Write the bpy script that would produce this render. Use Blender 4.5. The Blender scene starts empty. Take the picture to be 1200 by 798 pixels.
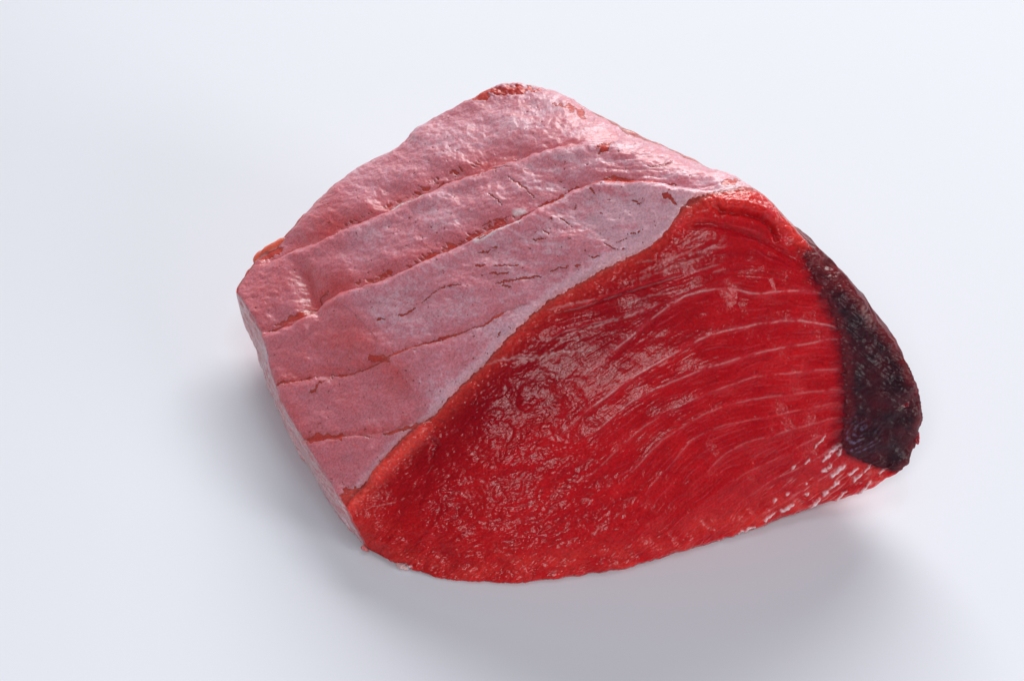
import bpy, math
import numpy as np

# ----------------------------------------------------------------- camera
SC = bpy.context.scene
PITCH, DIST, LENS = math.radians(40), 0.75, 85.0
cam_d = bpy.data.cameras.new('camera'); cam = bpy.data.objects.new('camera', cam_d)
SC.collection.objects.link(cam); SC.camera = cam
cam.location = (0, -DIST*math.cos(PITCH), DIST*math.sin(PITCH))
cam.rotation_euler = (math.pi/2-PITCH, 0, 0)
cam_d.lens = LENS; cam_d.sensor_width = 36; cam_d.clip_start = .01; cam_d.clip_end = 100
# ----------------------------------------------------------------- light
W = bpy.data.worlds.new('World'); SC.world = W; W.use_nodes = True
W.node_tree.nodes['Background'].inputs[0].default_value = (.86, .90, 1, 1)
W.node_tree.nodes['Background'].inputs[1].default_value = .15

def softbox(name, loc, target, sx, sy, power, col):
    l = bpy.data.lights.new(name, 'AREA'); l.shape = 'RECTANGLE'; l.size = sx; l.size_y = sy
    l.energy = power; l.color = col
    o = bpy.data.objects.new(name, l); SC.collection.objects.link(o)
    from mathutils import Vector
    o.location = loc
    o.rotation_euler = (Vector(target)-Vector(loc)).to_track_quat('-Z', 'Y').to_euler()
    return o
softbox('back_softbox', (1.25, 7.0, 3.8), (0, 0, .03), 6.8, 2.0, 745, (1, .99, .98))
softbox('overhead_softbox', (.15, -.05, 1.5), (0, 0, .03), .6, .5, 1.8, (.97, .98, 1))
softbox('fill_softbox', (-.16, -1.20, 1.22), (0, 0, .04), .52, .40, 9.0, (.99, .985, 1))
softbox('side_fill', (1.45, -.85, .50), (0, 0, .04), .60, .60, 10.0, (1, .985, .98))  # added second fill, brightens the cut face from the right
SC.view_settings.view_transform = 'Standard'; SC.view_settings.look = 'None'
SC.view_settings.exposure = 0; SC.view_settings.gamma = 1
SC.view_settings.use_curve_mapping = False

# ----------------------------------------------------------------- measuring helpers
FPX = 1200*LENS/36.0
CP = np.array([0, -DIST*math.cos(PITCH), DIST*math.sin(PITCH)])
FW = np.array([0, math.cos(PITCH), -math.sin(PITCH)]); RT = np.array([1., 0, 0]); UP = np.cross(RT, FW)
def P(x, y, z):
    """the point at height z above the table that was measured at (x, y) on the photograph"""
    d = FW*FPX + RT*(x-600) + UP*(399-y)
    return CP + d*((z-CP[2])/d[2])
def measure(V):
    """inverse of P: where a point of the body was measured"""
    r = V-CP; dd = r@FW
    return 600+FPX*(r@RT)/dd, 399-FPX*(r@UP)/dd

# ----------------------------------------------------------------- noise
def _h(ix, iy, seed):
    n = (ix.astype(np.uint32)*np.uint32(374761393) + iy.astype(np.uint32)*np.uint32(668265263)
         + np.uint32((seed*144665+1013) & 0xffffffff))
    n = (n ^ (n >> np.uint32(13)))*np.uint32(1274126177)
    return n ^ (n >> np.uint32(16))
def noise(x, y, seed=0):
    """2D gradient noise, about -1..1"""
    x = np.asarray(x, np.float32)+1000; y = np.asarray(y, np.float32)+1000
    ix = np.floor(x).astype(np.int32); iy = np.floor(y).astype(np.int32)
    fx = x-ix; fy = y-iy
    u = fx*fx*fx*(fx*(fx*6-15)+10); v = fy*fy*fy*(fy*(fy*6-15)+10)
    def g(a, b, dx, dy):
        th = _h(a, b, seed).astype(np.float32)*np.float32(2*math.pi/4294967296)
        return np.cos(th)*dx+np.sin(th)*dy
    a = g(ix, iy, fx, fy); b = g(ix+1, iy, fx-1, fy); c = g(ix, iy+1, fx, fy-1); d = g(ix+1, iy+1, fx-1, fy-1)
    return ((a+(b-a)*u)+((c+(d-c)*u)-(a+(b-a)*u))*v)*1.5
def fbm(x, y, octv=3, seed=0, gain=.5):
    s = 0; a = 1; n = 0
    for k in range(octv):
        s = s+a*noise(x*2**k, y*2**k, seed+k*17); n += a; a *= gain
    return s/n
def cells(x, y, seed=0):
    """distance to the nearest and second nearest jittered point"""
    x = np.asarray(x, np.float32)+1000; y = np.asarray(y, np.float32)+1000
    ix = np.floor(x).astype(np.int32); iy = np.floor(y).astype(np.int32)
    d1 = np.full(x.shape, 9., np.float32); d2 = d1.copy()
    for i in (-1, 0, 1):
        for j in (-1, 0, 1):
            h = _h(ix+i, iy+j, seed)
            px = ix+i+(h & np.uint32(0xffff)).astype(np.float32)/65536; py = iy+j+(h >> np.uint32(16)).astype(np.float32)/65536
            d = (px-x)**2+(py-y)**2
            d2 = np.minimum(d2, np.maximum(d1, d)); d1 = np.minimum(d1, d)
    return np.sqrt(d1), np.sqrt(d2)
def ss(a, b, x):
    t = np.clip((x-a)/(b-a), 0, 1); return t*t*(3-2*t)
def seg_dist(x, y, pts):
    """distance to a polyline and the fraction along it"""
    best = np.full(x.shape, 1e9, np.float32); fr = np.zeros(x.shape, np.float32)
    pts = np.array(pts, float); L = np.hypot(*(pts[1:]-pts[:-1]).T); cum = np.r_[0, np.cumsum(L)]; tot = cum[-1]
    for k in range(len(pts)-1):
        a, b = pts[k], pts[k+1]; d = b-a
        t = np.clip(((x-a[0])*d[0]+(y-a[1])*d[1])/(d@d), 0, 1)
        q = np.hypot(x-a[0]-t*d[0], y-a[1]-t*d[1]); m = q < best
        best[m] = q[m]; fr[m] = ((cum[k]+t*L[k])/tot)[m]
    return best, fr
def side(x, y, pts):
    """signed vertical offset from a left-to-right polyline (positive = below it on the photograph)"""
    p = np.array(pts, float); return y-np.interp(x, p[:, 0], p[:, 1])

# ----------------------------------------------------------------- the block: edges measured on the photograph
def curve(pts, n):
    q = np.array([P(*p) for p in pts]); L = np.r_[0, np.cumsum(np.linalg.norm(np.diff(q, axis=0), axis=1))]
    t = np.linspace(0, L[-1], n)
    return np.stack([np.interp(t, L, q[:, k]) for k in range(3)], 1)
NU, NV, NW, K = 640, 310, 360, 10          # fine cells; the smoothed cage has one cell per K
cu, cv, cw = NU//K, NV//K, NW//K
E_N_R = [(404,597,.0125),(440,553,.019),(470,522,.025),(497,499,.030),(530,466,.037),(560,436,.043),(600,394,.051),(640,355,.058),(700,319,.067),(765,283,.076),(800,246,.0825),(832,226,.086),(864,222,.086),(893,226,.083)]
E_R_BR = [(893,226,.083),(910,243,.081),(929,266,.077),(953,292,.072),(979,317,.067),(1003,342,.062),(1027,372,.055),(1050,402,.048),(1069,432,.041),(1080,462,.034),(1086,490,.028),(1080,516,.021),(1074,534,.017),(1056,556,.012)]
E_BL_BR = [(431,646,.001),(455,658,.001),(480,670,.0005),(510,680,0),(545,685,0),(600,686,0),(640,684,0),(700,677,0),(740,669,0),(800,652,0),(850,637,0),(900,619,.001),(950,600,.003),(985,590,.005),(1022,575,.008),(1056,556,.012)]
E_N_BL = [(404,597,.0125),(415,620,.007),(431,646,.001)]
E_N_L = [(404,597,.0125),(370,541,.014),(336,486,.015),(321,450,.016),(314,420,.018),(308,395,.019),(294,368,.02),(275,341,.018)]
E_BL_LB = [(431,646,.001),(397,604,.003),(369,561,.005),(342,516,.006),(322,476,.007),(308,436,.008),(299,404,.008),(283,374,.010)]
E_L_B = [(275,341,.018),(288,320,.0195),(302,302,.021),(328,282,.024),(343,266,.027),(373,233,.031),(398,213,.035),(418,196,.037),(448,181,.041),(473,168,.045),(486,150,.047),(508,136,.050),(550,115,.056),(575,101,.060),(597,93,.062)]
E_R_B = [(893,226,.083),(878,217,.083),(862,205,.083),(830,196,.082),(800,184,.080),(775,172,.078),(740,157,.075),(700,136,.071),(660,112,.067),(640,101,.065),(597,93,.062)]
top_e = curve(E_N_R, cu+1); right_e = curve(E_R_BR, cw+1); bot_e = curve(E_BL_BR, cu+1); left_e = curve(E_N_BL, cw+1)
nl_e = curve(E_N_L, cv+1); bl_e = curve(E_BL_LB, cv+1); lb_e = curve(E_L_B, cu+1); rb_e = curve(E_R_B, cv+1)
Bp = lb_e[-1]; BB = np.array([Bp[0]-.004, Bp[1]-.012, 0.])
def lin(a, b, n): return a+(b-a)*np.linspace(0, 1, n)[:, None]
back_r = lin(Bp, BB, cw+1); back_r[:, 0] += .006*np.sin(np.linspace(0, np.pi, cw+1))
back_l = lin(lb_e[0], bl_e[-1], cw+1)
back_b = lin(bl_e[-1], BB, cu+1)
right_b = lin(bot_e[-1], BB, cv+1)
bow = np.sin(np.linspace(0, np.pi, cv+1)); right_b[:, 0] += .008*bow; right_b[:, 2] = bot_e[-1][2]*(1-np.linspace(0, 1, cv+1))**2
def coons(c0, c1, d0, d1):
    """c0,c1: curves along u at v=0,1; d0,d1: curves along v at u=0,1 -> (nu+1, nv+1, 3)"""
    nu, nv = len(c0), len(d0); u = np.linspace(0, 1, nu)[:, None, None]; v = np.linspace(0, 1, nv)[None, :, None]
    r = (1-v)*c0[:, None]+v*c1[:, None]+(1-u)*d0[None]+u*d1[None]
    return r-((1-u)*(1-v)*c0[0]+u*(1-v)*c0[-1]+(1-u)*v*c1[0]+u*v*c1[-1])
patches = {
 'front': coons(top_e, bot_e, left_e, right_e),      # u x w
 'top': coons(top_e, lb_e, nl_e, rb_e),              # u x v
 'left': coons(nl_e, bl_e, left_e, back_l),          # v x w
 'right': coons(rb_e, right_b, right_e, back_r),     # v x w
 'back': coons(lb_e, back_b, back_l, back_r),        # u x w
 'bottom': coons(bot_e, back_b, bl_e, right_b),      # u x v
}
def bump(n, m, p=.6):
    a = np.sin(np.linspace(0, np.pi, n))[:, None]; b = np.sin(np.linspace(0, np.pi, m))[None]
    return np.clip(a*b, 0, 1)**p
F = patches['front']; nf = np.array([.21, -.84, .50])
F += (bump(cu+1, cw+1)*.0035)[..., None]*nf
T = patches['top']; T += (bump(cu+1, cv+1)*.0045)[..., None]*np.array([-.45, -.2, .87])
R_ = patches['right']; R_ += (bump(cv+1, cw+1)*.010)[..., None]*np.array([.8, .45, .2])
B_ = patches['back']; B_ += (bump(cu+1, cw+1)*.006)[..., None]*np.array([-.5, .8, 0])
Bt = patches['bottom']; Bt[..., 2] *= (1-bump(cu+1, cv+1, .5))

def orient(name, i, j):      # which way round the quads go so normals face outwards
    return name in ('front', 'left', 'back_', 'bottom_')
class Grid:
    """the six patches welded along their shared edges at a given resolution"""
    def __init__(s, nu, nv, nw):
        s.shape = {'front': (nu, nw), 'top': (nu, nv), 'left': (nv, nw), 'right': (nv, nw), 'back': (nu, nw), 'bottom': (nu, nv)}
        # lattice key of each sample on the box (a along u, b along v, c along w)
        key = {}
        for n, (p, q) in s.shape.items():
            i, j = np.meshgrid(np.arange(p+1), np.arange(q+1), indexing='ij'); z = np.zeros_like(i)
            if n == 'front': k = (i, z, j)
            elif n == 'back': k = (i, z+nv, j)
            elif n == 'top': k = (i, j, z)
            elif n == 'bottom': k = (i, j, z+nw)
            elif n == 'left': k = (z, i, j)
            else: k = (z+nu, i, j)
            key[n] = (k[0].astype(np.int64)*(nv+1)+k[1])*(nw+1)+k[2]
        allk = np.concatenate([key[n].ravel() for n in s.shape])
        uq, inv = np.unique(allk, return_inverse=True)
        s.nvert = len(uq); s.idx = {}; o = 0; fs = []; s.fpatch = []
        for pi, (n, (p, q)) in enumerate(s.shape.items()):
            m = (p+1)*(q+1); ix = inv[o:o+m].reshape(p+1, q+1); o += m; s.idx[n] = ix
            f = np.stack([ix[:-1, :-1], ix[1:, :-1], ix[1:, 1:], ix[:-1, 1:]], -1).reshape(-1, 4)
            if n in ('front', 'left_', 'right', 'bottom'): f = f[:, ::-1]
            if n in ('left',): f = f
            fs.append(f); s.fpatch.append(np.full(len(f), pi))
        s.faces = np.concatenate(fs); s.fpatch = np.concatenate(s.fpatch)
    def gather(s, data):
        first = next(iter(data.values())); out = np.zeros((s.nvert,)+first.shape[2:])
        cnt = np.zeros(s.nvert)
        for n, d in data.items():
            ix = s.idx[n].ravel(); np.add.at(out, ix, d.reshape((-1,)+d.shape[2:])); np.add.at(cnt, ix, 1)
        return out/cnt.reshape((-1,)+(1,)*(out.ndim-1))
def edges_of(faces):
    e = np.concatenate([faces[:, [0, 1]], faces[:, [1, 2]], faces[:, [2, 3]], faces[:, [3, 0]]])
    e.sort(axis=1); return np.unique(e, axis=0)
G0 = Grid(cu, cv, cw); G = Grid(cu*K, cv*K, cw*K)
V0 = G0.gather(patches); E0 = edges_of(G0.faces)
deg = np.bincount(E0.ravel(), minlength=G0.nvert)
def lap(A, it, lam=.5, w=None):
    for _ in range(it):
        S = np.zeros_like(A); np.add.at(S, E0[:, 0], A[E0[:, 1]]); np.add.at(S, E0[:, 1], A[E0[:, 0]])
        d = S/deg.reshape((-1,)+(1,)*(A.ndim-1))-A
        A = A+lam*d*(1 if w is None else w)
    return A
V0 = lap(V0, 3)
M0 = np.stack([G0.gather({n: np.full((p+1, q+1), 1. if n == m else 0.) for n, (p, q) in G0.shape.items()}) for m in G0.shape], 1)
M0 = lap(M0, 3)
def upmat(nc, k):
    """Catmull-Rom from nc+1 samples to nc*k+1"""
    M = np.zeros((nc*k+1, nc+1))
    for i in range(nc*k+1):
        c = min(i//k, nc-1); t = i/k-c
        w = [(-t**3+2*t*t-t)/2, (3*t**3-5*t*t+2)/2, (-3*t**3+4*t*t+t)/2, (t**3-t*t)/2]
        for o, ww in zip((-1, 0, 1, 2), w):
            j = c+o
            if j < 0: M[i, 0] += 2*ww; M[i, 1] -= ww
            elif j > nc: M[i, nc] += 2*ww; M[i, nc-1] -= ww
            else: M[i, j] += ww
    return M
def upsample(A0):
    out = {}
    for n, (p, q) in G0.shape.items():
        a = A0[G0.idx[n]]; out[n] = np.einsum('ai,ijk,bj->abk', upmat(p, K), a, upmat(q, K), optimize=True)
    return G.gather(out)
V = upsample(V0); M = np.clip(upsample(M0), 0, 1)
NAMES = list(G.shape); wF, wT, wL, wR, wBk, wBt = M.T
def vnormals(V, F):
    n = np.cross(V[F[:, 2]]-V[F[:, 0]], V[F[:, 3]]-V[F[:, 1]])
    out = np.zeros_like(V)
    for c in range(4):
        for k in range(3): out[:, k] += np.bincount(F[:, c], weights=n[:, k], minlength=len(V))
    return out/np.maximum(np.linalg.norm(out, axis=1, keepdims=True), 1e-12)
for pi, n in enumerate(NAMES):            # make every patch face outwards
    m = G.fpatch == pi; f = G.faces[m]; c = V.mean(0)
    q = f[len(f)//2+7]; nn = np.cross(V[q[2]]-V[q[0]], V[q[3]]-V[q[1]])
    ctr = V[f].mean(axis=(0, 1))
    nn = np.cross(V[f[:, 2]]-V[f[:, 0]], V[f[:, 3]]-V[f[:, 1]]).sum(0)
    if nn@(ctr-c) < 0: G.faces[m] = f[:, ::-1]
N = vnormals(V, G.faces)
X, Y = measure(V)
X = X.astype(np.float32); Y = Y.astype(np.float32)
xyz = V*3774                                # the body in units of one photograph pixel, for the unseen sides
# patch coordinates for the right side (depth, height)
tR = np.full(G.nvert, np.nan)
p, q = G.shape['right']; tR[G.idx['right'].ravel()] = np.tile(np.linspace(0, 1, q+1), p+1)
SEEN = np.maximum(wF, np.maximum(wT, wL))
vis = (wF+wT+wL) > .35
front = wF > .02; top = wT > .02

# ----------------------------------------------------------------- CUT FACE: relief and colour
disp = np.zeros(G.nvert); 
iF = np.where(front)[0]; x, y = X[iF], Y[iF]
GUIDES = [  # muscle bands, each from the left rim to the dark muscle
 [(420,620),(480,545),(540,478),(600,400),(650,352),(700,330),(760,296),(800,262),(850,240),(900,262),(950,310),(1090,420)],
 [(420,640),(480,572),(540,500),(600,428),(645,368),(680,360),(720,347),(760,335),(800,322),(850,308),(900,310),(950,330),(990,350),(1090,440)],
 [(420,655),(480,590),(540,520),(600,450),(640,400),(660,389),(700,378),(735,370),(770,357),(810,340),(850,325),(900,325),(950,338),(985,352),(1090,450)],
 [(420,700),(480,640),(540,575),(600,520),(650,468),(690,433),(715,413),(740,395),(770,368),(795,350),(825,340),(855,337),(880,345),(910,342),(940,340),(965,343),(985,355),(1090,455)],
 [(420,740),(480,680),(540,622),(600,565),(650,515),(690,479),(715,462),(740,443),(770,425),(790,415),(820,397),(845,388),(865,384),(900,378),(935,375),(985,384),(1090,470)],
 [(420,770),(540,655),(600,600),(650,555),(680,522),(700,503),(740,470),(770,455),(790,446),(820,434),(850,424),(870,418),(900,410),(930,405),(960,400),(985,396),(1090,480)],
 [(420,790),(540,690),(600,640),(650,595),(700,550),(725,525),(745,508),(760,495),(775,487),(790,478),(810,468),(840,456),(880,442),(950,434),(985,432),(1090,500)],
 [(420,820),(600,675),(700,588),(740,555),(765,525),(785,508),(810,492),(835,480),(860,472),(900,465),(960,458),(990,455),(1090,515)],
 [(420,850),(600,700),(700,625),(760,575),(795,532),(810,514),(830,503),(860,495),(900,488),(960,476),(990,470),(1090,520)],
 [(420,880),(600,740),(700,660),(760,615),(800,580),(835,545),(850,530),(870,519),(900,510),(940,499),(985,488),(1090,530)],
 [(420,910),(600,760),(700,690),(760,640),(820,590),(870,556),(910,537),(940,520),(980,503),(1020,500),(1090,540)],
 [(420,940),(600,790),(760,665),(840,610),(880,580),(910,560),(940,546),(970,530),(990,518),(1030,515),(1090,560)],
 [(420,970),(600,820),(760,700),(840,645),(880,612),(930,582),(960,562),(990,540),(1020,530),(1090,575)],
 [(420,990),(600,850),(760,740),(840,680),(900,625),(950,592),(985,570),(1010,548),(1040,530),(1090,600)],
 [(420,1010),(600,880),(760,770),(840,720),(920,640),(965,606),(1000,580),(1030,558),(1090,630)]]
warp = 3.0*fbm(x/45, y/45, 2, 3)
yw = y+warp
GY = []
for g in GUIDES:
    g = np.array(g, float); xs = np.arange(380, 1130.); t = np.interp(xs, g[:, 0], g[:, 1])
    t = np.convolve(np.pad(t, 16, mode='edge'), np.ones(17)/17, 'same'); t = np.convolve(t, np.ones(17)/17, 'same')[16:-16]; GY.append(np.interp(x, xs, t))
GY = np.array(GY); GY = np.maximum.accumulate(GY+np.arange(len(GY))[:, None]*.01, axis=0)
Fk = sum(np.clip((yw-GY[k])/np.maximum(GY[k+1]-GY[k], .5), 0, 1) for k in range(len(GY)-1))
step = np.maximum(np.gradient(np.arange(len(GY))).mean(), 1)
crinkle = np.clip(ss(760, 560, x+.55*(y-450)*-1), 0, 1)       # cobbled left half of the cut
crinkle = np.maximum(crinkle*.95, .12)
fib = np.clip(1-crinkle, 0, 1)
# along-band coordinate
al = x*.92-y*.35; ac = Fk*26
nearT = ss(0, 1, 1)*np.clip((y-np.interp(x, [404,440,497,560,600,640,700,765,800,832,893,930,1000,1090], [597,553,499,436,394,355,319,283,246,226,226,266,342,500])), 0, 200)
rolled = np.exp(-(nearT/26)**2)
# large lumps
d = .0011*fbm(x/130+3, y/90, 2, 5)+.0006*fbm(x/48, y/34, 2, 6)
# hollow under the crest on the right, and dent
d -= .0010*np.exp(-(((x-868)/15)**2+((y-346)/19)**2))
d += .0009*np.exp(-(((x-895)/22)**2+((y-330)/12)**2))
d -= .0008*np.exp(-(((x-905)/60)**2+((y-365)/16)**2))
# fibre bands: shallow steps
fr = Fk-np.floor(Fk)
d += fib*.00020*(np.abs(fr-.5)*2)**2*ss(600, 720, x)
# small waves along the bands
d += fib*.00005*fbm(al/34, ac/2.2, 3, 9)
d += fib*.00004*fbm(al/9, ac/1.6, 2, 10)
d += fib*.00009*fbm(al/55, ac/2.6, 3, 11)*(1+1.2*np.exp(-(nearT-60)**2/1800.))
# cobbles on the left
c1, c2 = cells(al/11+.7*fbm(x/20, y/20, 2, 30), (x*.35+y*.92)/7.5+.7*fbm(x/22, y/22, 2, 31), 3)
cob = np.clip(c2-c1, 0, .6)
amod = np.clip(.75+.9*fbm(x/60, y/45, 2, 16), .15, 1.5)
d += amod*crinkle*(.00034*cob+.00016*fbm(al/9, (x*.35+y*.92)/6, 3, 12)+.0006*fbm(al/34, (x*.35+y*.92)/20, 2, 13))
c1, c2 = cells(al/6.5+.5*noise(x/9, y/9, 18), np.where(crinkle > .5, (y*.9+x*.35), ac)/2.7, 8)
d += (crinkle*.00006+.00005)*np.clip(c2-c1, 0, .7)
# crest crumbs
nz = fbm(x/7, y/5, 3, 14)
cr1, cr2 = cells(x/7, y/5.5, 17)
d += rolled*(.00036*nz+.0009*fbm(x/26, y/16, 2, 15)+.00048*np.clip(cr2-cr1, 0, .6))
# folds at the top right of the crest
for pts, dep, wd in (([(832,240),(845,247),(870,250),(893,256),(905,266),(912,285)], .0022, 3.2), ([(795,262),(830,262),(870,272),(910,290),(935,305)], .0011, 4),
                     ([(645,368),(680,360),(720,347),(760,335),(800,322)], .0010, 2.2), ([(497,505),(512,520),(505,540)], .0008, 4),
                     ([(864,330),(866,345),(862,362)], .0004, 7), ([(640,400),(660,389),(700,378),(735,370)], .0004, 2),
                     ([(900,318),(907,330),(913,345)], .0003, 4)):
    q, f = seg_dist(x+1.5*noise(x/9, y/9, 50), y+1.5*noise(x/9, y/9, 51), pts)
    d -= dep*np.exp(-(q/wd)**2)*np.clip(np.minimum(f, 1-f)*6+.1, 0, 1)
for pts, hgt, wd in (([(440,556),(455,540),(475,520),(495,504)], .0024, 9), ([(845,238),(870,240),(895,248),(905,256)], .0012, 6), ([(790,262),(800,250),(830,245)], .0012, 9)):
    q, f = seg_dist(x, y, pts); d += hgt*np.exp(-(q/wd)**2)
# sinews between the bands; pale haze and glare painted along with them
AMP = [.0, .5, .7, .9, 1.0, .7, .42, .38, .3, .34, .25, .4, .35, .5, .4]
XR = [(0,0),(650,860),(650,780),(690,1000),(670,1000),(700,1000),(700,1000),(740,1000),(780,1000),(820,1000),(860,1000),(890,1000),(900,1000),(930,1010),(930,1040)]
sinew_glare = np.zeros_like(x); band_haze = np.zeros_like(x)
for k in range(1, len(GY)):
    yy = GY[k]; sl = np.clip(np.gradient(np.interp(np.arange(400, 1101), *np.array(GUIDES[k], float).T)), -1.5, 1.5)
    sl = np.interp(x, np.arange(400, 1101), sl); q = np.abs(y+.8*noise(x/14, y/14, 60+k)-yy)/np.sqrt(1+sl**2)
    brk = ss(-.25, .25, noise(x/24+k*7, y*0+k, 70+k)+.35*noise(x/5, y/5, 90+k)+.12)
    e = ss(XR[k][0]-25, XR[k][0]+25, x)*(1-ss(XR[k][1]-25, XR[k][1], x))
    sinew_glare = np.maximum(sinew_glare, AMP[k]*e*brk*np.exp(-(q/.8)**2))
    band_haze = np.maximum(band_haze, AMP[k]*e*np.exp(-(q/4.)**2)*(.5+.5*noise(x/30, y/30+k, 33)))  # wide soft haze along the bands, put into the colour
ex = [([(563,429),(600,420),(625,420),(650,413),(692,410)], 2.6, 1.), ([(650,398),(700,381),(735,371),(771,357)], 2.0, 1.), ([(428,596),(445,592),(465,587),(482,581)], 1.1, .8),
      ([(500,555),(508,545)], .9, .5), ([(505,664),(516,663)], 1, .4), ([(640,363),(680,354),(700,350)], 2, .9), ([(730,357),(760,347),(800,341)], 1.6, .7),
      ([(740,330),(790,312),(830,300)], 3, .55), ([(745,322),(800,298),(850,290)], 2.4, .5), ([(835,320),(850,315)], 1.5, .6), ([(745,308),(770,304)], 1.4, .7)]  # broad white streaks under the crest are painted glare
for pts, wd, a in ex:
    q, f = seg_dist(x+1.2*noise(x/8, y/8, 40), y+1.2*noise(x/8, y/8, 41), pts)
    w_ = wd*np.clip(np.minimum(f, 1-f)*4+.25, 0, 1)*(.7+.6*noise(x/7, y/4, 45)); w_ = np.maximum(w_, .3)
    sinew_glare = np.maximum(sinew_glare, .75*a*np.exp(-(q/w_)**2)*ss(-.5, .1, noise(x/6, y/4, 44)))
# fine second-order lines
q2 = np.abs(((Fk*4+.6*noise(x/40, y/40, 35)) % 1)-.5)
fine = fib*ss(.36, .5, q2)*ss(-.1, .5, noise(al/26, ac/7, 37)+.4*noise(x/3, y/3, 38))*ss(560, 680, x)
d += .00007*sinew_glare+.00005*fine
# white beads of fat at the lower right, where the bands run into the dark muscle
BEADS = [((908,587),(909,586),2.6),((920,597),(929,591),2.7),((899,606),(909,601),1.6),((946,580),(947,578),2.4),((922,580),(923,578),1.6),((944,567),(945,566),1.4),
 ((967,579),(969,577),3.2),((940,603),(949,596),2.4),((953,592),(961,586),2.4),((926,610),(932,607),1.7),((975,569),(982,564),2.2),((978,554),(988,546),3.6),((966,550),(963,551),2.2),
 ((971,547),(974,543),2.2),((966,538),(972,533),2.2),((976,527),(985,521),3.0),((983,531),(986,528),2.2),((997,554),(1004,549),2.4),((1003,560),(1009,555),2.8),((982,583),(991,575),1.8),
 ((1010,573),(1019,564),1.7),((1001,580),(1006,577),1.6),((956,524),(957,522),2.0),((961,518),(968,512),1.3),((944,541),(948,539),1.8),((929,548),(932,545),1.6),((1014,552),(1020,545),1.4),
 ((829,640),(834,637),2.3),((838,635),(847,632),1.7),((856,630),(864,627),1.3),((870,621),(884,616),1.2),((806,645),(818,642),1.4),((1035,551),(1047,541),1.4),((478,664),(481,664),2.6),((470,661),(474,661),2.4)]
bead = np.zeros_like(x)
for a, b, w_ in BEADS:
    a, b = (np.array(a)+(a[0]-b[0])*.35*np.array([1, -.8]), b); q, f = seg_dist(x+1.6*noise(x/5, y/5, 42), y+1.6*noise(x/5, y/5, 43), [a, b]); bead = np.maximum(bead, np.exp(-(q/(w_*.52*(1+.5*noise(x/2.5, y/2.5, 46))))**2))
fan = ss(.30, .62, fbm((x*.80-y*.60)/26, (x*.60+y*.80)/2.6, 2, 80))*np.exp(-(((x-960)/62)**2+((y-566)/34)**2))
low = ss(60, 10, np.interp(x, [431,480,545,640,740,850,900,950,985,1056], [646,670,685,684,669,637,619,600,590,556])-y)
d += .0006*bead*(x > 700)
d += low*.0003*fbm(al/16, ac/3, 2, 47)
# wavy lower rim
d += low*.0007*fbm(x/18, y/14, 2, 48)
disp[iF] += wF[iF]*d

# colours (linear), flesh surface with haze and glare streaks painted in
def C(r, g, b): return np.array([r, g, b])
def srgb(r, g, b): return np.array([(c/255/12.92 if c/255 <= .04045 else ((c/255+.055)/1.055)**2.4) for c in (r, g, b)])
deep = C(.40, .0016, .009); warm = C(.58, .010, .014); coral = C(.72, .050, .040); white = C(.80, .62, .62)
def mix(a, b, t): return a+(b-a)*np.asarray(t)[:, None]
col = np.tile(warm, (G.nvert, 1)); 
rough = np.full(G.nvert, .30)
cF = np.tile(deep, (len(iF), 1))
cF = mix(cF, warm, np.clip(.45+.5*fbm(x/60, y/45, 3, 20)+.25*ss(500, 640, y), 0, 1))
cF = mix(cF, C(.29, .0012, .007), .55*np.clip(fbm(al/50, ac/6, 2, 21)+.1, 0, 1))
cF = mix(cF, C(.27, .0015, .009), .8*np.exp(-(((x-640-.9*(430-y))/110)**2+((y-430+.45*(x-640))/60)**2)))
cF = mix(cF, coral, rolled**2*np.clip(.9+.6*nz, 0, 1))
cF = mix(cF, coral, .55*low*np.clip(.5+fbm(x/40, y/20, 2, 22), 0, 1))
cF = mix(cF, coral, np.clip(ss(460, 405, x), 0, 1)*.35)
q, f = seg_dist(x, y, [(415,590),(440,560),(470,530),(497,506)]); cF = mix(cF, C(.76, .075, .058), np.exp(-(q/6)**2)*.7)
cF = mix(cF, C(.62, .07, .10), np.clip(band_haze*.40*fib+.42*fine, 0, 1))
cF = mix(cF, white, np.clip(sinew_glare*.40+fan*.4, 0, 1)); cF = mix(cF, C(.86, .74, .78), np.clip(bead*(1+.4*noise(x/3, y/3, 49)), 0, 1)*.85)
col[iF] = mix(col[iF], coral, .0) if False else col[iF]*(1-ss(.2, .5, wF[iF]))[:, None]+cF*ss(.2, .5, wF[iF])[:, None]
rough[iF] = .26+.10*noise(x/20, y/20, 24)-.06*crinkle

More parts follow.
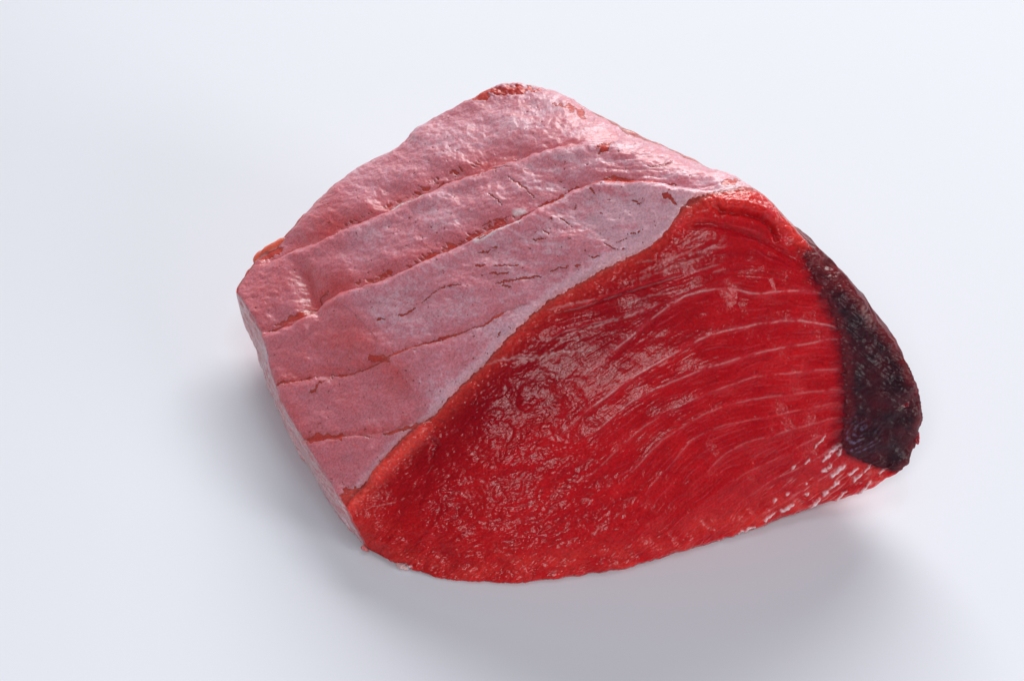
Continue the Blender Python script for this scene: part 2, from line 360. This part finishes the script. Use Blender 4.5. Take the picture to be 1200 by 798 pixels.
# ----------------------------------------------------------------- MEMBRANE SIDE (the top)
iT = np.where(top)[0]; x, y = X[iT], Y[iT]
G1 = [(300,312),(345,291),(380,280),(420,263),(455,246),(485,233),(530,212),(580,192),(640,176),(700,166),(745,160),(800,175)]
G2 = [(300,392),(340,384),(360,372),(375,354),(400,343),(440,333),(480,316),(520,296),(570,272),(600,262),(640,240),(670,222),(700,212),(730,211),(780,214),(815,220),(860,225)]
G3 = [(318,453),(345,447),(375,440),(395,440),(430,430),(455,418),(480,408),(520,399),(545,388),(570,375),(592,364),(640,350)]
G4 = [(330,526),(350,517),(375,517),(400,512),(430,511),(450,507),(475,500),(497,495),(520,480)]
dT = .0014*fbm(x/90, y/60, 2, 101)+.0009*fbm(x/34, y/22, 3, 102)
for g, dep in ((G1, .0013), (G2, .0016), (G3, .0007), (G4, .0008)):
    o = side(x, y+1.3*noise(x/11, y/11, 105), g); L_, R_e = g[0][0], g[-1][0]
    e = ss(L_-5, L_+30, x)*(1-ss(R_e-40, R_e+5, x))
    dT -= dep*.45*e*(.7+.5*noise(x/30, y/30, 106))*np.exp(-(o/3.6)**2)+dep*.9*e*np.exp(-(np.minimum(o, 0)/20)**2)*(o < 0)   # a step: the far side dips into the groove
    dT += dep*.75*e*np.exp(-((o-9)/8)**2)
dT -= .0022*np.exp(-(((x-358)-.3*(y-330))/11)**2)*ss(300, 320, y)*ss(392, 360, y)
# step where the silver membrane ends on the left
q, f = seg_dist(x, y, [(398,352),(425,375),(442,398),(446,418),(462,425),(482,452),(488,475),(492,488)])
edge_side = x-np.interp(y, [352,375,398,418,425,452,475,488], [398,425,442,446,462,482,488,492])
dT -= .0003*np.exp(-(q/9)**2)*(edge_side < 0)
# cross wrinkles and grain
fx, fy = x*.96-y*.28, x*.28+y*.96
dT += .00016*fbm(fx/30, fy/5, 3, 110)+.00012*fbm(x/6, y/4, 2, 111)+.00010*np.abs(fbm(x/5, y/9, 2, 112))
rt = ss(640, 740, x)*ss(260, 200, y)
dT += rt*.00035*fbm(x/60, y/4.5, 3, 113)
q, f = seg_dist(x, y, [(505,430),(512,455),(500,470)]); dT += .0003*np.exp(-(q/6)**2)
# raw corner crumbs at the far tip
tip = np.exp(-(((x-605)/50)**2+((y-104)/10)**2)); dT += tip*.0012*fbm(x/9, y/6, 3, 114)
dT += .0010*np.exp(-(((x-385)/26)**2+((y-372)/10)**2))
dT[:] = dT
disp[iT] += wT[iT]*dT
cT = np.tile(C(.58, .060, .052), (len(iT), 1)); cT = mix(cT, C(.66, .10, .08), np.clip(.4+.6*fbm(x/20, y/14, 2, 115), 0, 1))
m = ss(.2, .5, wT[iT])[:, None]; col[iT] = col[iT]*(1-m)+cT*m
rough[iT] = rough[iT]*(1-m[:, 0])+.35*m[:, 0]
# where the membrane holds (1) and where it is torn open (0)
tear = np.zeros_like(x)
def crack(pts, wd, a=1., jag=2.0, sd=0):
    global tear
    q, f = seg_dist(x+jag*noise(x/7, y/7, 120+sd)+1.2*noise(x/2.2, y/2.2, 123), y+jag*noise(x/7, y/7, 121+sd)+1.2*noise(x/2.2, y/2.2, 124), pts)
    w_ = wd*np.clip(np.minimum(f, 1-f)*5+.2, 0, 1)*(1+.45*noise(x/12, y/12, 122+sd))
    tear = np.maximum(tear, a*ss(1.25, .45, q/np.maximum(w_*.85, .05)))
crack([(470,240),(500,230),(517,213),(545,207),(580,194),(615,184)], 1.7); crack([(555,208),(575,199),(600,196)], 1., sd=2)
crack([(345,291),(380,281),(418,266)], .9, .8); crack([(408,265),(424,258)], 1.6)
crack([(420,339),(437,333),(455,326)], 1.8); crack([(455,326),(480,316),(515,298),(550,282),(577,272)], 2.2, sd=4); crack([(560,282),(590,267),(610,252),(640,242)], 2.4, sd=5)
crack([(628,240),(650,232),(663,220),(675,215)], 3.0, sd=6); crack([(643,241),(652,236),(662,228)], 2.2); crack([(685,220),(703,211),(725,211),(765,213),(790,212)], 3.6, sd=7)
crack([(705,208),(720,206),(745,210)], 3.2, sd=8); crack([(318,453),(345,447),(370,441)], 2.0, sd=9); crack([(384,437),(400,440),(430,430),(455,421)], 2.2, sd=10)
crack([(440,425),(455,418),(480,409),(510,399),(530,393),(560,381)], 2.2, 1, 1.6, sd=11); crack([(560,383),(577,373),(593,364)], 2.9, 1, 1., sd=12); crack([(430,420),(448,418),(458,424)], 5, .95, sd=13)
crack([(450,510),(465,506),(485,500),(500,494)], 3.6, 1, 3, sd=14); crack([(422,511),(436,513)], 1.6); crack([(335,516),(352,517),(385,512),(410,512)], 5.5, .85, 4, sd=15)
crack([(362,460),(372,455),(380,445)], 1.8); crack([(318,380),(340,374),(358,367)], 2.2, sd=16); crack([(325,376),(345,370),(368,358)], 3.5, .75, 4, sd=17)
crack([(310,388),(345,373),(362,368)], 1.3); crack([(368,360),(372,345),(384,338)], 1.2, .8)
for s_ in ([(585,331),(610,328),(634,322)], [(577,333),(600,330),(622,325)], [(643,317),(655,313),(666,312)], [(672,311),(681,312)], [(690,302),(703,301)], [(585,336),(601,336)], [(493,354),(508,345),(525,335)], [(525,336),(542,335)],
           [(463,371),(488,361)], [(440,375),(452,373)], [(556,313),(572,313)], [(560,297),(575,292)], [(580,313),(610,311)], [(572,225),(588,240)], [(595,207),(610,217),(625,230)], [(671,246),(676,240)],
           [(655,255),(668,264)], [(624,282),(640,280)], [(733,275),(745,272),(755,269)], [(708,285),(716,290),(727,292)], [(574,321),(600,321)], [(610,327),(622,324)], [(563,283),(572,280)], [(583,395),(586,388)],
           [(572,258),(596,252)], [(560,262),(575,257)], [(692,222),(699,228)], [(575,290),(583,290)], [(635,270),(645,275)], [(740,235),(752,240)], [(722,285),(733,280)],
           [(758,193),(790,190)], [(700,175),(722,168)], [(700,183),(716,174)]):
    crack(s_, 1.08, .9, 1.6, sd=int(s_[0][0]) % 37)
crack([(776,228),(785,232),(792,240)], 3.5, .9, 3, sd=21); crack([(848,214),(858,210),(866,216)], 5, .8, 4, sd=22); crack([(700,178),(712,173),(722,170)], 4, .8, 4, sd=23)
crack([(550,116),(580,106),(610,104),(635,108)], 6.5, .95, 6, sd=24); crack([(648,125),(668,128),(690,140)], 3.5, .7, 5, sd=25)
crack([(833,228),(870,224),(900,238)], 5, .9, 3, sd=26)
crack([(298,303),(315,296),(330,287)], 5, .9, 2, sd=27); crack([(382,548),(395,556),(408,560)], 5, .5, 6, sd=28)
# crinkled raw strips just beyond the grooves
rn = .6*fbm(fx/9, (x*-.4+y)/4.5, 3, 130); rn2 = fbm(x/22, y/14, 2, 139)
def strip(g, x0, x1, off, wd, k):
    global tear
    o = side(x, y, g)-off
    tear = np.maximum(tear, ss(.02, .22, rn+.35*rn2+k*np.exp(-(o/wd)**2)-.57)*ss(x0-20, x0+15, x)*ss(x1+20, x1-15, x))
strip(G2, 415, 600, -9, 6, .66); strip(G2, 480, 590, -6, 4.5, .8); strip(G1, 385, 530, -8, 4.5, .62); strip(G1, 490, 560, -12, 6, .6)
tear = np.maximum(tear, ss(.1, .3, fbm(x/3.5, y/2.6, 2, 131)+.45*np.exp(-(((x-405)/26)**2+((y-553)/16)**2))-.30)*.55*np.exp(-(((x-405)/34)**2+((y-556)/20)**2)))
q = np.hypot((x-414)/17, (y-583)/15); tear = np.maximum(tear, ss(1.1, .7, q+.5*fbm(x/6, y/5, 2, 134)))
q = np.hypot((x-405)/30, (y-552)/17); 
# tiny pinholes and nicks
nick = ss(.54, .68, fbm(fx/7, fy/2.4, 2, 132)+.12*noise(x/60, y/60, 133)); tear = np.maximum(tear, nick*.9)
fresh = -side(x, y, [(404,598),(420,572),(436,560),(447,545),(470,520),(492,500),(510,487),(540,455),(565,432),(590,405),(610,385),(640,356),(670,340),(700,322),(735,304),(765,290),(785,274),(800,247),(812,236),(826,232),(850,226),(880,224),(905,235)])
hold = np.clip(1-tear, 0, 1)
rimcut = ss(-1.5, 2.5, fresh+3.0*noise(x/10, y/10, 135)+2.0*noise(x/3.4, y/3.4, 136)-1.5)
hold *= rimcut
hold *= ss(.40, .52, wT[iT]+.06*noise(x/10, y/10, 137)+.1*(fresh < 30))
# membrane colour: silver-lilac where thick, pink where thin
thick = .50+.30*ss(-10, 25, edge_side)+.22*fbm(x/70, y/50, 2, 140)-.1*ss(330, 290, x)
thick -= .35*np.exp(-(((x-415)/38)**2+((y-395)/22)**2))+.30*np.exp(-(((x-465)/24)**2+((y-435)/26)**2))+.25*np.exp(-((x-362)/9)**2)*ss(300, 320, y)*ss(390, 360, y)
thick -= .25*np.exp(-(((x-340)/22)**2+((y-500)/36)**2))
thick += .25*np.exp(-(((x-740)/70)**2+((y-250)/35)**2))
for g in (G1, G2): thick -= .40*np.exp(-((side(x, y, g)+12)/13)**2)*ss(330, 400, x)*ss(660, 560, x)
thick += .30*np.exp(-(np.abs(fresh-8)/9)**2)
soft_t = np.zeros_like(x)
for g in (G1, G2, G3, G4): soft_t = np.maximum(soft_t, np.exp(-(np.abs(side(x, y, g)+4)/7)**2)*ss(g[0][0]-10, g[0][0]+20, x)*ss(g[-1][0]+10, g[-1][0]-60, x))
thick -= .38*soft_t*(.6+.7*fbm(x/25, y/16, 2, 145))
thick += .22*fbm(x/9, y/6, 3, 141)+.16*fbm(fx/2.8, fy/2.0, 2, 142)+.25*fbm(x/45, y/8, 2, 146)*(x > 600)
thick -= .3*ss(.45, .95, tear)
highlight = ss(.25, .6, fbm(x/5, y/22, 2, 143))*np.exp(-((x-490-.3*(y-430))/40)**2)*ss(390, 420, y)  # painted highlight: pale upright smear, added through the thickness
thick = np.clip(thick+.3*highlight, 0, 1)
cM = mix(np.tile(C(.66, .095, .10), (len(iT), 1)), C(.73, .31, .385), thick)
cM = mix(cM, C(.80, .50, .58), ss(.75, 1, thick)*.6)
cM = mix(cM, C(.76, .20, .19), np.exp(-(np.maximum(fresh-1, 0)/4.5)**2)*.75)
cM = mix(cM, C(.82, .46, .50), np.exp(-((fresh-8)/4)**2)*.4)
cM = mix(cM, C(.30, .03, .06), .30*ss(.15, .6, fbm(x/3.0, y/2.4, 2, 144)))
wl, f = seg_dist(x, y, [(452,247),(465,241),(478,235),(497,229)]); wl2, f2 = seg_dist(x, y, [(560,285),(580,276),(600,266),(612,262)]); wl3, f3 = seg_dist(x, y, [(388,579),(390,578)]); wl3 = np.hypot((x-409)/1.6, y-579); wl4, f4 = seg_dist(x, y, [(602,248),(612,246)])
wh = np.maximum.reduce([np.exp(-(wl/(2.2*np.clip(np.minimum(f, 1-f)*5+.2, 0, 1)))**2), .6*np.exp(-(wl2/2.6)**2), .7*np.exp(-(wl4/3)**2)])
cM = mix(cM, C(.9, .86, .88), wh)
mt = np.clip(hold*2-1, -1, 1)
memb_off = np.where(mt > 0, .00005+.00010*mt, .00005+.00055*mt)

# ----------------------------------------------------------------- LEFT WALL and hidden sides
iO = np.where(~(wF > .6))[0]; o3 = xyz[iO]
n3 = fbm(o3[:, 0]/22+o3[:, 2]/31, o3[:, 1]/22-o3[:, 2]/17, 3, 150)
disp[iO] += .0010*n3*np.clip(1-wF[iO]-wT[iO], 0, 1)
wallc = mix(np.tile(C(.60, .22, .24), (len(iO), 1)), C(.68, .50, .52), np.clip(.5+fbm(o3[:, 2]/4+o3[:, 0]/60, o3[:, 1]/30, 2, 151), 0, 1))
a = ss(.35, .6, wL[iO])[:, None]; col[iO] = col[iO]*(1-a)+wallc*a
skin = mix(np.tile(C(.40, .04, .04), (len(iO), 1)), C(.55, .22, .20), np.clip(.4+n3, 0, 1))
a = ss(.35, .6, wR[iO]+wBk[iO])[:, None]; col[iO] = col[iO]*(1-a)+skin*a

# ----------------------------------------------------------------- DARK MUSCLE on the right
dy = np.array([285,297,310,325,340,355,370,390,420,450,480,505,520,532,541,548,556])
dx = np.array([950,945,949,955,962,969,977,984,988,990,990,987,984,994,1012,1032,1066])
xl = np.interp(Y, dy, dx)+5*fbm(X/14, Y/10, 3, 160)+4*noise(X/7, Y/2.2, 167)
dark_d = np.minimum(X-xl, np.minimum((Y-296)*1.2, (551-Y+.25*(1060-X)*0)*1.2+3*noise(X/9, Y/9, 161)))
tr = np.nan_to_num(tR, nan=-1)
yr = np.interp(tr, np.linspace(0, 1, cw+1), np.interp(np.arange(cw+1), np.arange(cw+1), measure(right_e)[1]))
dR = np.minimum((yr-296)*.8, (553-yr)*1.2)+3*noise(xyz[:, 1]/12, xyz[:, 2]/9, 162)
onR = (wR > .5)
dark_d = np.where(onR & (tr >= 0), dR, dark_d)
dark_d[(wF+wR) < .55] = -9
gap = np.exp(-(((X-990)/18)**2+((Y-333)/10)**2))*(~onR)
dark_d = dark_d-26*gap
soft = ss(-22, 3, dark_d)**1.5*ss(.3, .5, wF+wR)
col = col*(1-.9*soft[:, None])+np.array([.12, .003, .010])*(.9*soft[:, None])
QX, QY = np.where(onR, xyz[:, 1], X), np.where(onR, xyz[:, 2], Y)
disp_dark = np.where(onR, .00012, .00026)*fbm(QX/9, QY/5, 3, 163)+.00045*fbm(QX/24, QY/16, 2, 164)
ra, rb = (X-1012)*.78-(Y-500)*.62, (X-1012)*.62+(Y-500)*.78
rad = np.hypot(ra/2.0, rb); rings = np.sin(rad/.85+3.0*fbm(X/26, Y/26, 2, 165))*ss(-.5, .3, fbm(X/16, Y/12, 2, 166))
low_r = np.exp(-(((X-1005)/26)**2+((Y-508)/30)**2))
disp_dark += .00022*(~onR)*rings*(.05+.6*low_r)
disp_dark -= .0004*np.exp(-((Y-474-.02*(X-1000))/4)**2)*ss(1005, 1040, X)*ss(1078, 1060, X)

Vb = V+N*disp[:, None]; Vb[:, 2] = np.maximum(Vb[:, 2], .0002)

# ----------------------------------------------------------------- materials
def new_mat(name):
    m = bpy.data.materials.new(name); m.use_nodes = True; nt = m.node_tree
    return m, nt, nt.nodes['Principled BSDF']
def meat_material(name, scale_a, str_a, sss, radius, coat, rough_add=0., rough_fix=None, coat_rough=.14, bumpd=.00025, spec=.5):
    m, nt, b = new_mat(name); L = nt.links
    at = nt.nodes.new('ShaderNodeAttribute'); at.attribute_name = 'flesh_colour'
    tc = nt.nodes.new('ShaderNodeTexCoord')
    n1 = nt.nodes.new('ShaderNodeTexNoise'); n1.inputs['Scale'].default_value = scale_a; n1.inputs['Detail'].default_value = 4; n1.inputs['Roughness'].default_value = .6
    L.new(tc.outputs['Object'], n1.inputs['Vector'])
    hsv = nt.nodes.new('ShaderNodeHueSaturation'); mr = nt.nodes.new('ShaderNodeMapRange')
    mr.inputs[1].default_value = .3; mr.inputs[2].default_value = .7; mr.inputs[3].default_value = .78; mr.inputs[4].default_value = 1.2
    L.new(n1.outputs['Fac'], mr.inputs[0]); L.new(mr.outputs[0], hsv.inputs['Value']); L.new(at.outputs['Color'], hsv.inputs['Color'])
    L.new(hsv.outputs[0], b.inputs['Base Color'])
    n2 = nt.nodes.new('ShaderNodeTexNoise'); n2.inputs['Scale'].default_value = scale_a*.33; n2.inputs['Detail'].default_value = 2; L.new(tc.outputs['Object'], n2.inputs['Vector'])
    ad = nt.nodes.new('ShaderNodeMath'); ad.operation = 'MULTIPLY_ADD'; ad.inputs[1].default_value = 2.2; L.new(n2.outputs['Fac'], ad.inputs[0]); L.new(n1.outputs['Fac'], ad.inputs[2])
    bp = nt.nodes.new('ShaderNodeBump'); bp.inputs['Strength'].default_value = str_a; bp.inputs['Distance'].default_value = bumpd
    L.new(ad.outputs[0], bp.inputs['Height']); L.new(bp.outputs[0], b.inputs['Normal']); L.new(bp.outputs[0], b.inputs['Coat Normal'])
    if rough_fix is None:
        ar = nt.nodes.new('ShaderNodeAttribute'); ar.attribute_name = 'wetness'; L.new(ar.outputs['Fac'], b.inputs['Roughness'])
    else: b.inputs['Roughness'].default_value = rough_fix
    b.inputs['Subsurface Weight'].default_value = sss; b.inputs['Subsurface Radius'].default_value = radius
    b.inputs['Subsurface Scale'].default_value = 1.0; b.inputs['IOR'].default_value = 1.4
    b.inputs['Coat Weight'].default_value = coat; b.inputs['Coat Roughness'].default_value = coat_rough; b.inputs['Coat IOR'].default_value = 1.38
    b.inputs['Specular IOR Level'].default_value = spec
    return m
m_flesh = meat_material('wet_red_flesh', 1500, .9, .75, (.0038, .0005, .0004), .5, coat_rough=.19, bumpd=.00008, spec=.12)
m_memb = meat_material('silvery_membrane', 1700, .9, .5, (.0030, .0010, .0009), .35, rough_fix=.40, coat_rough=.30, bumpd=.00009)
m_dark = meat_material('dark_muscle', 2400, .6, .0, (.001, .0005, .0005), .2, rough_fix=.42, coat_rough=.22, bumpd=.00006, spec=.25)

def mesh_object(name, Vx, Fq, mat, colour=None, wet=None, parent=None):
    me = bpy.data.meshes.new(name); nv, nf = len(Vx), len(Fq)
    me.vertices.add(nv); me.vertices.foreach_set('co', np.ascontiguousarray(Vx, np.float32).ravel())
    me.loops.add(nf*4); me.loops.foreach_set('vertex_index', np.ascontiguousarray(Fq, np.int32).ravel())
    me.polygons.add(nf); me.polygons.foreach_set('loop_start', np.arange(nf, dtype=np.int32)*4)
    me.polygons.foreach_set('use_smooth', np.ones(nf, bool)); me.update(calc_edges=True)
    if colour is not None:
        a = me.attributes.new('flesh_colour', 'FLOAT_COLOR', 'POINT')
        a.data.foreach_set('color', np.c_[np.clip(colour, 0, 1), np.ones(nv)].astype(np.float32).ravel())
    if wet is not None:
        a = me.attributes.new('wetness', 'FLOAT', 'POINT'); a.data.foreach_set('value', wet.astype(np.float32))
    me.materials.append(mat)
    o = bpy.data.objects.new(name, me); SC.collection.objects.link(o); o.parent = parent
    return o
root = bpy.data.objects.new('tuna_loin_block', None); SC.collection.objects.link(root)
root['label'] = 'thick raw red tuna loin block with glossy cut face lying on a white table'; root['category'] = 'tuna block'
ORIGIN = np.array([.02, .04, 0.]); root.location = ORIGIN
def sub(name, Vall, keep_v, colour_all, mat, wet=None, parent=root):
    f = G.faces[keep_v[G.faces].any(axis=1)]; u, inv = np.unique(f, return_inverse=True)
    return mesh_object(name, Vall[u]-ORIGIN, inv.reshape(-1, 4), mat, colour_all[u], None if wet is None else wet[u], parent)
flesh = mesh_object('flesh', Vb-ORIGIN, G.faces, m_flesh, col, rough, root)
flesh['label'] = 'glossy saturated red flesh with fine curved muscle bands'
# membrane sheet
off = np.full(G.nvert, -.0008); off[iT] = memb_off; keep = np.zeros(G.nvert, bool); keep[iT] = hold > .02
colM = col.copy(); colM[iT] = cM
Nb = vnormals(Vb, G.faces)
memb = sub('membrane', Vb+N*off[:, None], keep, colM, m_memb); memb['label'] = 'thin silvery pink membrane torn open along the grooves'
# dark muscle
offd = np.clip(dark_d/3, -1, 1)*.0004
cd = mix(np.tile(C(.020, .0015, .007), (G.nvert, 1)), C(.075, .0025, .010), np.clip(.25+.8*fbm(QX/26, QY/20, 3, 170), 0, 1))
outer = ss(20, 4, np.interp(Y, [297,343,372,402,432,462,490,516,534,556], [950,1003,1027,1050,1069,1080,1086,1080,1074,1056])-X)
outer = np.where(onR, 1, outer)
cd = mix(cd, C(.12, .004, .010), ss(16, 0, dark_d)*.9*ss(565, 500, Y))
cd = mix(cd, C(.21, .018, .022), outer*.8*np.clip(.7+.6*fbm(QX/12, QY/12, 2, 171), 0, 1))
q, f = seg_dist(X, Y, [(1011,362),(1016,372),(1021,380)]); cd = mix(cd, C(.45, .26, .25), np.exp(-(q/4.5)**2)*.5*np.clip(.5+noise(X/4, Y/4, 174), 0, 1))
cd = mix(cd, C(.22, .17, .30), ss(.2, 1, rings*(.2+low_r)+.7*noise(X/4, Y/4, 172))*.6*np.exp(-(((X-1000)/26)**2+((Y-520)/24)**2))*.8)
specks = ss(.42, .62, fbm(QX/5, QY/3.4, 2, 173)); cd = mix(cd, C(.38, .28, .30), specks*.10)
dk = sub('dark_muscle', Vb+N*(offd+np.where(dark_d > 0, disp_dark, 0))[:, None], dark_d > -2.5, cd, m_dark)
dk['label'] = 'nearly black purple-red muscle at the right end'

def scrap(name, pts, radii, colour, flat=.6, seed=0, mat=None):
    """a small rounded shred of tissue along a chain of measured points"""
    c = np.array([P(*p) for p in pts]); n = 28; m = 18; t = np.linspace(0, 1, n)
    k = np.linspace(0, 1, len(pts)); ctr = np.stack([np.interp(t, k, c[:, a]) for a in range(3)], 1)
    rr = np.interp(t, k, radii)*.000265*np.sqrt(np.clip(1-(2*t-1)**8, 0.0004, 1)); T_ = np.gradient(ctr, axis=0); T_ /= np.linalg.norm(T_, axis=1)[:, None]
    a = np.cross(T_, [0, 0, 1.]); a /= np.linalg.norm(a, axis=1)[:, None]; b_ = np.cross(a, T_)
    th = np.linspace(0, 2*np.pi, m, endpoint=False)
    w = 1+.25*noise(np.add.outer(t*6, np.cos(th)*1.2), np.add.outer(t*0, np.sin(th)*1.2)+seed, seed)
    pv = ctr[:, None]+(rr[:, None]*w)[..., None]*(np.cos(th)[None, :, None]*a[:, None]+flat*np.sin(th)[None, :, None]*b_[:, None])
    i, j = np.meshgrid(np.arange(n-1), np.arange(m), indexing='ij'); j2 = (j+1) % m
    f = np.stack([i*m+j, i*m+j2, (i+1)*m+j2, (i+1)*m+j], -1).reshape(-1, 4)
    pv = pv.reshape(-1, 3); pv[:, 2] = np.maximum(pv[:, 2], .0002)
    return mesh_object(name, pv-ORIGIN, f, mat or m_flesh, np.tile(colour, (len(pv), 1)), np.full(len(pv), .3), root)
o = scrap('flesh_flap', [(297,308,.0185),(308,301,.0195),(322,291,.022),(340,280,.024)], [5, 8.5, 8.5, 6], C(.80, .17, .11), .8, 1); o['label'] = 'translucent orange flap of flesh at the far left corner'
scrap('flesh_shred', [(770,178,.077),(776,178,.078),(782,179,.0785)], [4, 3.2, 1.4], C(.55, .16, .20), .8, 2)
scrap('flesh_shred', [(1068,500,.024),(1073,511,.022),(1076,521,.021)], [6, 4.5, 1.5], C(.25, .02, .03), .8, 3)
scrap('flesh_shred', [(464,660,.0012),(471,664,.001),(480,666,.0008)], [2, 3.4, 2.2], C(.75, .45, .45), .8, 4)
scrap('flesh_shred', [(424,640,.002),(428,643,.002),(432,646,.001)], [3, 2, 1], C(.7, .2, .2), .8, 5)

# ----------------------------------------------------------------- table
m_tab, nt, b = new_mat('white_table_laminate')
b.inputs['Base Color'].default_value = (.772, .795, .858, 1); b.inputs['Roughness'].default_value = .28; b.inputs['Specular IOR Level'].default_value = .12
tn = nt.nodes.new('ShaderNodeTexNoise'); tn.inputs['Scale'].default_value = 14; tn.inputs['Detail'].default_value = 5
mr = nt.nodes.new('ShaderNodeMapRange'); mr.inputs[3].default_value = .42; mr.inputs[4].default_value = .50
nt.links.new(tn.outputs['Fac'], mr.inputs[0]); nt.links.new(mr.outputs[0], b.inputs['Roughness'])
me = bpy.data.meshes.new('tabletop'); s = 3.0
me.from_pydata([(-s, -s, 0), (s, -s, 0), (s, s, 0), (-s, s, 0), (-s, -s, -.03), (s, -s, -.03), (s, s, -.03), (-s, s, -.03)], [],
               [(0, 1, 2, 3), (4, 7, 6, 5), (0, 4, 5, 1), (1, 5, 6, 2), (2, 6, 7, 3), (3, 7, 4, 0)])
me.materials.append(m_tab); tab = bpy.data.objects.new('tabletop', me); SC.collection.objects.link(tab); tab['kind'] = 'structure'
